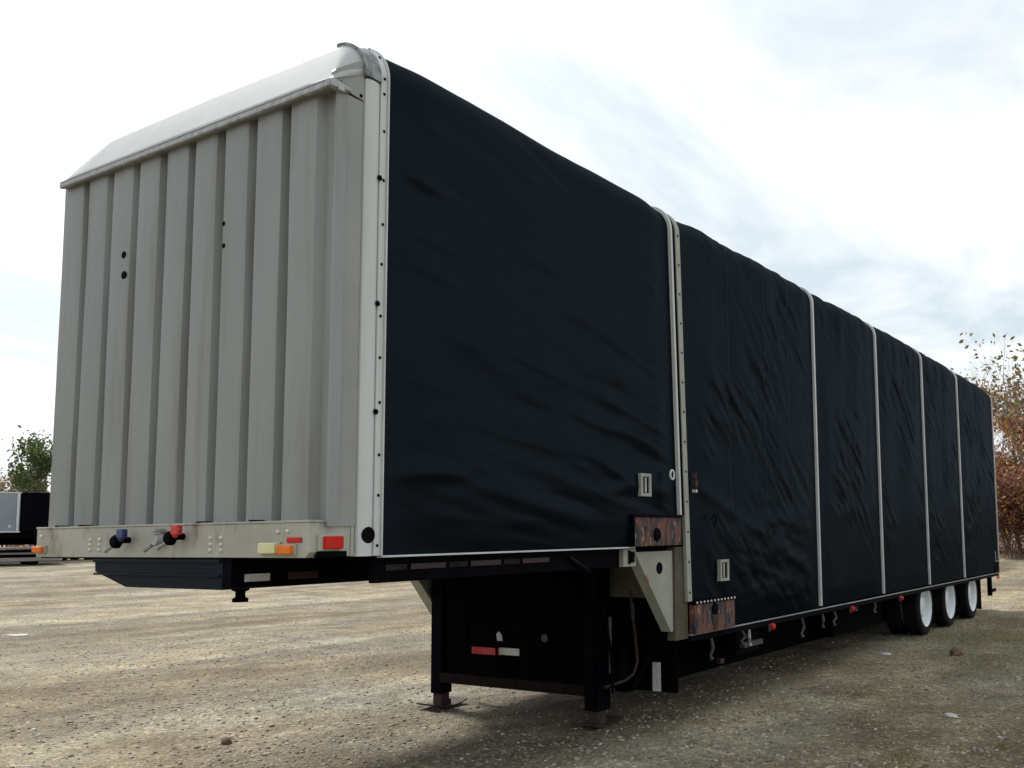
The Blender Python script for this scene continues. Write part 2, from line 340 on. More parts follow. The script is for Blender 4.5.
# --- corrugated bulkhead
mb = MB(); ZB, ZT = 1.60, 3.90
prof = []; XR, XD = -.365, -.308
yy = W+.012
for k in range(9):
    y1 = 2.585-.2835*k+(.02 if k == 0 else 0)
    a = y1; b = y1-(.172 if k else .192)
    if k == 0: prof += [(XD+.25, a), (XR, a)]
    else: prof += [(XR, a)]
    prof += [(XR, b+.012), (XR+.009, b-.022)]
    if k < 8: prof += [(XD, b-.040), (XD, b-.098)]
prof += [(XD, prof[-1][1]-.03)]
prof += [(XD, -.008), (XR+.012, -.012), (XR+.012, -.024), (XR+.075, -.024)]
nz_ = 40
vs = []
for i in range(nz_+1):
    z = ZB+(ZT-ZB)*i/nz_
    for j, (x, y) in enumerate(prof):
        vs.append((x+.003*float(vnoise(np.array(j*.7), np.array(z*1.5), 4)), y+.0035*float(vnoise(np.array(j*.9), np.array(z*1.1), 8)), z))
n = len(prof); mb.add(vs, [(i*n+j, i*n+j+1, (i+1)*n+j+1, (i+1)*n+j) for i in range(nz_) for j in range(n-1)])
bulk = P(mb, 'corrugated_front_wall', 'alu', auto=25)
for (y, z, r) in ((1.876, 3.288, .020), (1.866, 3.16, .022), (.879, 3.299, .012), (.872, 3.171, .012)):
    # torn holes sit on the shaded flank of a rib
    P(MB().lathe([(0, -.003), (r, -.003), (r*1.2, .0), (r*1.2, .012)], (XR-.001, y, z), 'x', 10), 'puncture_hole', 'hole', bulk)
# side return panel, lower and upper sheets
P(MB().box(-.290, -.165, -.006, .02, 1.60, 3.86), 'side_return_panel', 'sidecap', bevel=.002)
P(MB().box(-.290, -.165, W-.02, W+.006, 1.60, 3.86), 'side_return_panel', 'sidecap')
P(MB().prism([(-.36, 3.885), (-.165, 3.864), (-.165, 4.09), (-.22, 4.06), (-.35, 3.965), (-.36, 3.95)], 1, -.010, .012), 'upper_side_panel', 'sidecap')
for (x, z) in ((-.318, 3.905), (-.185, 3.885), (-.30, 3.80)):
    P(MB().lathe([(0, -.004), (.009, -.003), (.010, 0)], (x, -.011, z), 'y', 10), 'rivet', 'hole')
# inner wall behind the corrugation (closes the box)
P(MB().box(-.24, -.20, .02, W-.02, 1.5, 3.98), 'inner_front_wall', 'alu')

# --- roof profile helper
XS = [0.0, 3.228, 6.163, 8.330, 10.491, 12.642, 15.42]
ZS = [4.262, 4.250, 4.268, 4.282, 4.292, 4.278, 4.245]
def roofz(x): return np.interp(x, XS, ZS)
def botz(x): return np.where(x < 3.2, 1.445, .715+.025*np.clip((x-3.3)/3, 0, 1))
RC = .21
def section(zb, zt, off=0.0, r=RC, nside=2, narc=10):
    """half-closed outline in (y,z): near bottom -> near arc -> roof -> far arc -> far bottom"""
    o = [(-off, zb)]
    for i in range(1, nside): o.append((-off, zb+(zt-r-zb)*i/nside))
    for i in range(narc+1):
        t = math.pi/2*i/narc; o.append((r-(r+off)*math.cos(t), zt-r+(r+off)*math.sin(t)))
    m_ = [(W-y, z) for y, z in reversed(o)]
    return o+[(W/2, zt+off+.012)]+m_
def shear(x, z): return -.085*(z-1.9)/2.2 if 3.0 < x < 3.5 else 0
def hoop(x0, x1, zb, zt, o0, o1, lo=0, hi=None, r=RC, zb2=None):
    a = section(zb, zt, o0, r); b = section(zb, zt, o1, r); hi = hi or len(a); a, b = a[lo:hi], b[lo:hi]; n = len(a)
    if zb2 is not None: a[-1] = (a[-1][0], zb2); b[-1] = (b[-1][0], zb2)
    vs = [(x+shear(x, z), y, z) for x in (x0, x1) for pr in (a, b) for y, z in pr]; fs = []
    for i in range(n-1):
        fs += [(i, i+1, n+i+1, n+i), (2*n+i, 3*n+i, 3*n+i+1, 2*n+i+1), (n+i, n+i+1, 3*n+i+1, 3*n+i), (i, 2*n+i, 2*n+i+1, i+1)]
    fs += [(0, n, 3*n, 2*n), (n-1, 3*n-1, 4*n-1, 2*n-1)]
    return MB().add(vs, fs)
# --- front bow: rounded post + flange + galvanised elbows
post_sec = []
def post(yc, sgn):
    mb = MB(); pts = []
    xs = np.linspace(0, 1, 9)
    prof = [(-.160, .04)]
    for i in range(9):
        t = math.pi*i/8; prof.append((-.108-.052*math.cos(t), -.002-.026*math.sin(t)))
    prof.append((-.056, .04))
    if sgn < 0: prof = [(x, W-y) for x, y in prof]
    return MB().prism(prof, 2, 1.447, 3.995)
front_post = P(post(0, 1), 'front_corner_post', 'white', auto=30)
P(post(0, -1), 'front_corner_post', 'white', auto=30)
for (z, x) in ((3.47, -.062), (2.78, -.062), (2.20, -.062)):
    P(MB().lathe([(0, -.007), (.015, -.006), (.015, .0)], (x, -.024, z), 'y', 12), 'bolt_hole', 'hole', front_post)
P(MB().lathe([(0, -.0075), (.040, -.0075), (.043, -.003), (.043, .0)], (-.098, -.024, 1.555), 'y', 24), 'access_hole', 'hole', front_post)
A = len(section(1, 2)); arc0, arc1 = 2, 13
P(hoop(-.170, -.060, 1.447, 4.215, -.02, .032, 2, 13), 'elbow', 'oldgalv', auto=35)
P(hoop(-.170, -.060, 1.447, 4.215, -.02, .010, A-13, A-2), 'elbow', 'oldgalv', auto=35)
P(hoop(-.168, -.062, 1.447, 4.215, -.02, .012, 12, A-12), 'roof_bow', 'white', auto=35)
fl = P(hoop(-.056, -.012, 1.447, 4.250, -.015, .020), 'curtain_flange', 'white', bevel=.003, auto=35)
P(hoop(-.012, -.005, 1.447, 4.250, -.015, .032), 'flange_edge', 'strip', auto=35)
for i in range(11):
    z = 1.50+i*.247+.02*math.sin(i*2.3)
    P(MB().lathe([(0, -.004), (.008, -.003), (.009, 0)], (-.033+.003*math.sin(i), -.021, z), 'y', 8), 'rivet_hole', 'hole', fl)
for i in (2, 6, 9):
    sct = section(1.447, 4.250, .021)[i]; P(MB().lathe([(0, -.004), (.008, -.003), (.009, 0)], (-.033, sct[0], sct[1]), 'y', 8), 'rivet_hole', 'hole', fl)

# --- white nose cap : loft from the straight eave to the rounded front bow
nb = 40
zt = 4.222; hb = section(3.86, zt, .012)[1:-1]
hb = [(y, z) for y, z in hb if z >= zt-RC-.001]
XE = -.385
def cap_front(y, z):
    t = np.clip(y/W, 0, 1); return (XE, -.022+(W+.044)*t, 3.935)
vs = []; K = 8
for (y, z) in hb:
    e = (XE, min(max((y-.0)*1.0, 0), W)*(W+.044)/W-.022, 3.893)
    if y < RC: e = (XE+.10*(1-y/RC)**2*0, -.022, 3.893)
    if y > W-RC: e = (XE, W+.022, 3.893)
    for k in range(K+1):
        t = k/K; bul = math.sin(math.pi*t)*.010*min(1, y/.3, (W-y)/.3)
        vs.append((e[0]+(-.165-e[0])*t, e[1]+(y-e[1])*t, e[2]+(z-e[2])*t+bul))
n = K+1; mb = MB().add(vs, [(i*n+k, i*n+k+1, (i+1)*n+k+1, (i+1)*n+k) for i in range(len(hb)-1) for k in range(K)])
cap = P(mb, 'nose_cap', 'cap', auto=70)
sm = cap.modifiers.new('thickness', 'SOLIDIFY'); sm.thickness = .012; sm.offset = -1
# eave lip
lip = P(MB().prism([(-.412, 3.846), (-.400, 3.842), (-.30, 3.874), (-.30, 3.882), (-.385, 3.900), (-.412, 3.872)], 1, -.040, W+.0), 'eave_lip', 'galv', bevel=.004)
mb = MB()
for i in range(16):
    a = random.uniform(-.43, -.32); mb.box(a, a+.04, -.055+random.uniform(0, .02), -.02, 3.835+random.uniform(0, .02), 3.865+random.uniform(0, .02))
P(mb, 'corroded_lip_end', 'galv', bevel=.004)
P(MB().box(-.41, -.31, .0, W, 3.878, 3.884), 'eave_soffit', 'alu')

# --- front sill
X0 = -.437
mb = MB().prism([(0.03, 1.447), (W-.0, 1.447), (W, 1.620), (0.0, 1.620), (0.0, 1.475)], 0, X0, X0+.06)
sill = P(mb, 'front_sill', 'sill', bevel=.003)
P(MB().box(X0-.004, X0+.09, -.004, W+.004, 1.6205, 1.632), 'sill_cap', 'sill', bevel=.002)
P(MB().box(X0+.06, -.175, .002, .05, 1.450, 1.618), 'side_sill', 'sill', bevel=.003)
P(MB().box(X0+.06, -.175, W-.05, W-.002, 1.450, 1.618), 'side_sill', 'sill')
P(MB().box(-.395, -.215, -.004, .02, 1.449, 1.477), 'sill_recess_shade', 'hole')  # proud black box standing in for the shadow of the sill recess
P(MB().box(-.19, -.17, -.004, .002, 1.45, 1.60), 'sill_joint_strip', 'sill', bevel=.002)
for (y, zs) in ((1.963, (1.49, 1.52, 1.55)), (1.865, (1.49, 1.52, 1.55)), (.792, (1.485, 1.515, 1.55)), (.700, (1.485, 1.515, 1.55)), (.24, (1.575,)), (.165, (1.578,)), (2.53, (1.575,)), (.135, (1.50,))):
    for z in zs:
        P(MB().lathe([(0, -.010), (.009, -.009), (.011, -.004), (.012, 0)], (X0, y, z), 'x', 10), 'bolt', 'bolt', sill, smooth=True)
for y in (2.35, 2.08, .90, .45):
    P(MB().box(X0-.006, X0+.06, y-.02, y+.02, 1.633, 1.640), 'weld_gap', 'hole', sill)
def lamp(name, m, x0, x1, y0, y1, z0, z1, body=None):
    o = P(MB().box(x0, x1, y0, y1, z0, z1), name, m, bevel=.006)
    if body: P(MB().box(*body), 'lamp_base', 'sill', o, bevel=.003)
    return o
o = lamp('marker_lamp', 'pale', X0-.035, X0, .222, .352, 1.468, 1.522, (X0-.012, X0, .21, .365, 1.462, 1.528))
lamp('marker_lamp', 'amber', X0-.038, X0, .100, .205, 1.466, 1.510, (X0-.014, X0, .09, .215, 1.460, 1.514))
lamp('reflector', 'red', X0-.010, X0, .055, .165, 1.522, 1.548)
lamp('marker_lamp', 'amber', X0-.035, X0, 2.470, 2.578, 1.476, 1.512, (X0-.012, X0, 2.46, 2.582, 1.470, 1.518))
lamp('side_marker_lamp', 'red', -.372, -.262, -.040, 0.0, 1.488, 1.552, (-.395, -.250, -.018, 0, 1.480, 1.560))
# air line couplings
def gladhand(y, z, m, big=True):
    mb = MB()
    mb.tube([(X0, y, z), (X0-.05, y, z)], .018, 10)
    g = P(mb, 'air_coupling', 'frame', auto=40)
    P(MB().lathe([(0, -.095), (.028, -.093), (.038, -.080), (.038, -.055), (.026, -.045), (.0, -.045)], (X0, y+.010, z-.008), 'x', 16), 'coupling_face', 'frame', g, auto=40)
    P(MB().box(X0-.085, X0-.052, y-.075, y-.010, z+.010, z+.062).tube([(X0-.07, y-.03, z), (X0-.07, y-.075, z+.045)], .016, 8), 'coupling_handle', m, g, bevel=.006)
    P(MB().tube([(X0-.06, y+.02, z-.02), (X0-.08, y+.06, z-.045), (X0-.09, y+.085, z-.06)], [.012, .010, .014], 8), 'hose_nozzle', 'galv', g)
gladhand(1.555, 1.545, 'blue'); gladhand(1.035, 1.560, 'redp')
e = P(MB().lathe([(0, -.060), (.030, -.060), (.034, -.052), (.034, 0)], (X0, 1.215, 1.545), 'x', 16), 'electrical_socket', 'galv', auto=40)
P(MB().prism([(1.195, 1.590), (1.255, 1.585), (1.262, 1.60), (1.20, 1.606)], 0, X0-.065, X0), 'socket_lid', 'galv', e)
P(MB().tube([(X0-.05, 1.24, 1.52), (X0-.06, 1.30, 1.485)], .012, 6), 'socket_clip', 'galv', e)

# --- upper coupler and upper frame
mb = MB().prism([(.70, 1.445), (1.935, 1.445), (1.925, 1.362), (1.60, 1.278), (.70, 1.278)], 0, X0+.012, 1.2)
cpl = P(mb, 'coupler_plate', 'navy', bevel=.004)
P(MB().box(X0-.002, X0+.012, .71, 1.93, 1.418, 1.436).box(X0-.004, X0+.012, .71, 1.915, 1.345, 1.356), 'coupler_lip', 'navy', cpl, bevel=.003)
P(MB().lathe([(0, 0), (.045, 0), (.045, .02), (.028, .03), (.028, .06), (.050, .07), (.050, .14)], (.06, 1.24, 1.170), 'z', 20), 'king_pin', 'frame', cpl, auto=40)
P(MB().box(-.19, 2.6, .632, .698, 1.285, 1.438).box(.2, 2.6, 1.85, 1.92, 1.285, 1.438), 'frame_rail', 'frame', bevel=.004)
P(MB().box(-.42, -.192, .634, .696, 1.292, 1.438), 'frame_rail_end', 'frame')
P(MB().box(.02, 2.50, .06, .10, 1.300, 1.436), 'side_rail', 'frame', bevel=.004)
P(MB().box(.02, 2.5, W-.1, W-.06, 1.300, 1.436), 'side_rail', 'frame', bevel=.004)
P(MB().box(-.43, 3.18, .05, W-.05, 1.440, 1.60), 'upper_deck', 'dull')
mb = MB()
for i in range(8): mb.box(.25+i*.33, .31+i*.33, .1, W-.1, 1.32, 1.436)
P(mb, 'cross_member', 'frame')
for x0, x1, m, yf in ((-.345, -.195, 'tapew', .5), (-.08, .12, 'taped', .5)):
    P(MB().box(x0, x1, .622, .628, 1.318, 1.358), 'reflective_tape', m)
x = .10
for i, m in enumerate(('tapedim', 'taped', 'tapedim', 'taped', 'tapedim', 'taped')):
    ln = .27 if m == 'taped' else .15
    P(MB().box(x, x+ln, .054, .0595, 1.365, 1.395), 'reflective_tape', m); x += ln+.03
P(MB().box(.012, 2.47, -.014, .03, 1.436, 1.447), 'curtain_bottom_rail', 'strip', bevel=.002)
P(MB().tube([(1.72, .05, 1.385), (1.98, .05, 1.27)], .014, 6), 'brace', 'frame')
P(MB().prism([(1.73, 1.372), (1.86, 1.315), (1.87, 1.335), (1.745, 1.392)], 1, .046, .053), 'reflective_tape', 'tapewd')
P(MB().prism([(1.87, 1.310), (1.95, 1.275), (1.96, 1.295), (1.88, 1.331)], 1, .046, .053), 'reflective_tape', 'taped')

# --- step (drop) structure
def gusset(y0, y1):
    mb = MB().prism([(2.50, 1.405), (3.09, 1.405), (3.09, .765), (3.02, .765)], 1, y0, y1)
    return mb
g = P(gusset(.030, .040), 'step_gusset', 'cream', bevel=.002)
P(MB().prism([(2.50, 1.402), (3.02, .765), (3.045, .765), (2.53, 1.402)], 1, .010, .10), 'gusset_flange', 'cream', g)
P(MB().lathe([(0, -.002), (.045, -.002), (.048, .002), (.048, .012)], (2.885, .029, 1.272), 'y', 20), 'gusset_hole', 'hole', g)
g2 = P(gusset(W-.06, W-.05), 'step_gusset', 'cream')
P(MB().prism([(2.50, 1.402), (3.02, .765), (3.045, .765), (2.53, 1.402)], 1, W-.12, W-.01), 'gusset_flange', 'cream', g2)
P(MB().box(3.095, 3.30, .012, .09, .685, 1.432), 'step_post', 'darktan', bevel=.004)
P(MB().box(3.095, 3.30, W-.09, W-.012, .685, 1.432), 'step_post', 'tan')
P(MB().box(3.20, 3.24, .09, W-.09, .62, 1.44), 'step_wall', 'dull')
P(MB().box(3.10, 3.20, .095, .85, 1.02, 1.38), 'step_wall_plate', 'tan', bevel=.003)
b_ = P(MB().box(2.36, 2.53, .02, .09, 1.30, 1.432), 'rail_bracket', 'cream', bevel=.003)
P(MB().box(2.42, 2.45, .012, .02, 1.32, 1.42).box(2.46, 2.50, .012, .02, 1.33, 1.41), 'bracket_slot', 'hole', b_)
# bare steel where the curtain stops
p1 = P(MB().box(2.40, 3.10, -.052, .01, 1.449, 1.668), 'rust_streaked_rail', 'patch', bevel=.003)
P(MB().lathe([(0, -.012), (.045, -.010), (.055, 0)], (2.72, -.052, 1.535), 'y', 16), 'ratchet_hub', 'frame', p1)
P(MB().box(2.385, 3.10, -.060, -.012, 1.668, 1.69).box(2.385, 2.40, -.058, -.01, 1.449, 1.668), 'rail_edging', 'frame', p1)
p2 = P(MB().box(3.315, 4.04, -.046, .01, .718, .955), 'rust_streaked_rail', 'patch', bevel=.003)
P(MB().lathe([(0, -.012), (.05, -.010), (.06, 0)], (3.66, -.046, .90), 'y', 16), 'ratchet_hub', 'frame', p2)
P(MB().prism([(3.60, .86), (3.73, .86), (3.68, .72), (3.64, .722)], 1, -.054, -.044), 'rust_bracket', 'rust', p2)
for i in range(12):
    P(MB().lathe([(0, -.008), (.009, -.006), (.011, 0)], (3.34+i*.062, -.052, .972), 'y', 8), 'stud', 'bolt', p2)
P(MB().box(3.31, 4.06, -.052, -.008, .957, .99), 'rail_edging', 'frame', p2)

# --- lower deck & chassis
P(MB().box(3.31, 15.39, .06, W-.06, .66, .80), 'lower_deck', 'dull')
P(MB().box(3.31, 15.39, -.004, .058, .655, .705), 'side_rail', 'frame', bevel=.003)
P(MB().box(3.31, 15.39, W-.058, W, .655, .705), 'side_rail', 'frame')
P(MB().box(3.31, 15.39, -.012, .02, .7055, .716), 'curtain_bottom_rail', 'galv', bevel=.002)
P(MB().box(3.24, 15.5, .58, .70, .22, .655), 'main_beam', 'dull', bevel=.004)
P(MB().box(3.24, 15.5, W-.70, W-.58, .22, .655), 'main_beam', 'dull', bevel=.004)
mb = MB()
for i in range(24): mb.box(3.5+i*.5, 3.56+i*.5, .58, W-.58, .54, .655)
P(mb, 'cross_member', 'dull')
# air tank, boxes hung between the rails
P(MB().lathe([(0, 0), (.12, .02), (.14, .08), (.14, .9), (.12, .96), (0, .98)], (6.2, .8, .42), 'y', 20), 'air_tank', 'frame', auto=40)
P(MB().box(4.5, 5.0, .18, .56, .40, .64), 'tool_box', 'frame', bevel=.01)
P(MB().box(7.3, 9.2, .30, .56, .28, .64), 'side_box', 'dull', bevel=.01)
# red side markers
for x_ in (4.90, 7.15, 9.06):
    l_ = P(MB().lathe([(0, -.034), (.024, -.030), (.033, -.016), (.033, 0)], (x_, -.006, .640), 'y', 18), 'side_marker_lamp', 'red', auto=40)
    P(MB().box(x_-.085, x_-.03, -.014, -.004, .60, .668), 'lamp_bracket', 'rust', l_)
# straps, hooks and ratchets hanging below the rail
for x_, z_, dx, m in ((3.70, .47, .02, 'tapewd'), (4.30, .53, .04, 'tapewd'), (4.45, .50, -.02, 'galv'), (5.70, .46, .03, 'tapewd'), (6.28, .50, .0, 'tapewd'), (6.62, .50, .05, 'tapewd'), (7.35, .60, .03, 'tapewd'), (8.03, .53, .02, 'tapewd')):
    P(MB().tube([(x_, .02, .66), (x_+dx, .01, (.66+z_)/2), (x_-dx*.5, .02, z_+.03), (x_, .01, z_)], [.012, .016, .012, .018], 6), 'strap_end', m)
P(MB().box(4.52, 4.92, .10, .16, .47, .52), 'winch_bar', 'tapewd', bevel=.004)
P(MB().box(3.95, 4.02, .06, .10, .40, .44), 'reflector', 'taped')

# --- landing gear
lg = P(MB().box(2.80, 2.985, .57, .70, .13, 1.436), 'landing_leg', 'frame', bevel=.006)
P(MB().box(2.83, 2.955, .59, .68, .03, .13), 'leg_inner_tube', 'rust', lg, bevel=.004)
def shoe(xc, yc):
    mb = MB(); n = 9; vs = []
    for i in range(n):
        t = -1+2*i/(n-1); z = .012+.030*abs(t)**2.5
        for y in (yc-.12, yc+.12):
            vs += [(xc+t*.20, y, z), (xc+t*.20, y, z+.012)]
    fs = []
    for i in range(n-1):
        a = i*4; fs += [(a, a+4, a+6, a+2), (a+1, a+3, a+7, a+5), (a, a+1, a+5, a+4), (a+2, a+6, a+7, a+3)]
    fs += [(0, 2, 3, 1), ((n-1)*4, (n-1)*4+1, (n-1)*4+3, (n-1)*4+2)]
    return MB().add(vs, fs).box(xc-.05, xc+.05, yc-.06, yc+.06, .02, .07)
mb = MB()
P(MB().box(2.98, 3.12, .46, .64, .34, .62), 'gear_box', 'frame', lg, bevel=.015)
P(MB().box(2.74, 2.80, .60, .66, .20, .95), 'wear_strip', 'frame', lg, bevel=.004)
for (a_, b_) in (((2.95, .62, .40), (3.24, .62, 1.2)), ((2.95, 2.4, .40), (3.24, 2.4, 1.2)), ((3.05, .40, .30), (3.28, .30, .62))):
    P(MB().tube([a_, b_], .022, 6), 'diagonal_brace', 'frame', lg)
for (y_, z_) in ((.78, .42), (1.02, .30), (1.30, .38), (1.72, .25), (2.05, .33), (.50, .28)):
    pts = [(2.84+.03*math.sin(y_*9+t*5), y_+.05*math.sin(t*4+y_), 1.2-(1.2-z_)*t+.1*math.sin(3.1*t)) for t in np.linspace(0, 1, 9)]
    P(MB().tube(pts, .014, 6), 'air_hose', 'dull', lg)
P(shoe(2.90, .64), 'foot_plate', 'rust', lg)
lg2 = P(MB().box(2.86, 3.0, 2.33, 2.46, .13, 1.436), 'landing_leg', 'frame', bevel=.006)
P(MB().box(2.88, 2.98, 2.345, 2.445, .03, .13), 'leg_inner_tube', 'rust', lg2)
P(shoe(2.96, 2.41), 'foot_plate', 'rust', lg2)
P(MB().box(2.84, 2.94, .70, 2.33, .235, .32), 'leg_crossbar', 'oldrust', bevel=.006)
pl = P(MB().box(2.90, 2.96, .70, 2.33, .32, 1.436), 'leg_cross_plate', 'dull', bevel=.004)
P(MB().box(2.893, 2.899, 1.675, 1.995, .505, .565), 'reflective_tape', 'tapered', pl)
P(MB().box(2.893, 2.899, 1.455, 1.674, .512, .572), 'reflective_tape', 'tapew', pl)
P(MB().prism([(1.64, .63), (1.73, .63), (1.72, .68), (1.68, .71), (1.65, .68)], 0, 2.890, 2.899), 'torn_sticker', 'tapew', pl)
P(MB().lathe([(0, -.006), (.035, -.006), (.035, 0)], (2.899, 1.18, .675), 'x', 16), 'round_badge', 'tapewd', pl)
P(MB().tube([(2.88, .50, .88), (2.88, .50, .43)], .014, 8), 'brace_rod', 'tapewd')
P(MB().tube([(2.96, .35, 1.08), (2.99, .36, .95), (3.07, .38, .70), (3.13, .40, .50), (3.10, .42, .40), (3.0, .44, .36), (2.80, .50, .33)], .013, 8), 'crank_handle', 'rust', auto=60)
P(MB().tube([(2.985, .353, .99), (3.02, .366, .86)], .016, 8), 'crank_grip', 'tapewd')
P(MB().box(3.27, 3.285, .27, .345, .245, .48), 'reflector_strip', 'tapew', bevel=.002)
P(MB().box(3.29, 3.31, .12, W-.12, .24, .64), 'shade_fill_plate', 'dull')  # added dark sheet standing in for the shadow behind the near leg

# --- wheels (built once, copied)
def make_wheel():
    r = .425
    t = MB().lathe([(.295, -.10), (.33, -.118), (.385, -.112), (.415, -.098), (r, -.085), (r, -.05), (r-.012, -.048), (r-.012, -.04), (r, -.038), (r, .038), (r-.012, .04), (r-.012, .048), (r, .05), (r, .085), (.415, .098), (.385, .112), (.33, .118), (.295, .10)], (0, 0, 0), 'y', 48)
    wheel = bpy.data.objects.new('wheel', None); COL.objects.link(wheel); wheel.parent = T
    t.build('tyre', 'rubber', wheel, auto=35)
    rm = MB().lathe([(.290, -.02), (.292, -.100), (.302, -.112), (.296, -.116), (.283, -.106), (.265, -.080), (.255, -.040), (.20, -.018), (.145, -.016), (.135, -.055), (.120, -.062), (.0, -.066)], (0, 0, 0), 'y', 48).build('rim', 'rim', wheel, auto=35)
    nb_ = MB()
    for k in range(10):
        a = k*math.pi/5; nb_.lathe([(0, -.040), (.014, -.040), (.014, -.010)], (.168*math.cos(a), 0, .168*math.sin(a)), 'y', 8)
    nb_.build('wheel_nuts', 'galv', wheel)
    return wheel
wh = make_wheel(); first = True
def cp(src, parent):
    c = src.copy(); COL.objects.link(c); c.parent = parent
    for ch in list(src.children): cp(ch, c)
    return c
AX = (10.55, 11.97, 13.50)
for xa in AX:
    for side in (0, 1):
        for k in range(2):
            o = wh if first else cp(wh, T); first = False
            y = .185+k*.29; o.location = (xa-8, (y if side == 0 else W-y)-1.3, .423); o.rotation_euler = (0, random.uniform(0, 3), math.pi if side else 0)
    P(MB().tube([(xa, .5, .423), (xa, W-.5, .423)], .06, 12), 'axle', 'frame')
P(MB().box(14.25, 14.28, .10, .62, .10, .66), 'mud_flap', 'rubber'); P(MB().box(14.25, 14.28, W-.62, W-.10, .10, .66), 'mud_flap', 'rubber')
P(MB().box(15.28, 15.39, .35, W-.35, .32, .42).box(15.2, 15.3, .7, .8, .40, .66).box(15.2, 15.3, W-.8, W-.7, .40, .66), 'rear_bumper', 'frame')
P(MB().box(14.95, 15.35, .05, .09, .36, .42), 'bumper_arm', 'frame')
P(MB().box(14.90, 15.0, .05, .12, .30, .66), 'bumper_post', 'dull')
P(MB().box(15.18, 15.28, -.03, 0, .60, .65).box(15.28, 15.35, -.03, .0, .60, .66), 'rear_marker_lamp', 'amber', bevel=.004)
P(MB().box(15.0, 15.37, -.018, 0, .735, .93), 'rear_corner_plate', 'dull')
P(MB().box(15.05, 15.07, -.03, 0, .96, 1.12), 'rear_latch', 'galv'); P(MB().box(15.0, 15.36, -.024, -.016, .935, .945), 'rear_corner_trim', 'galv')

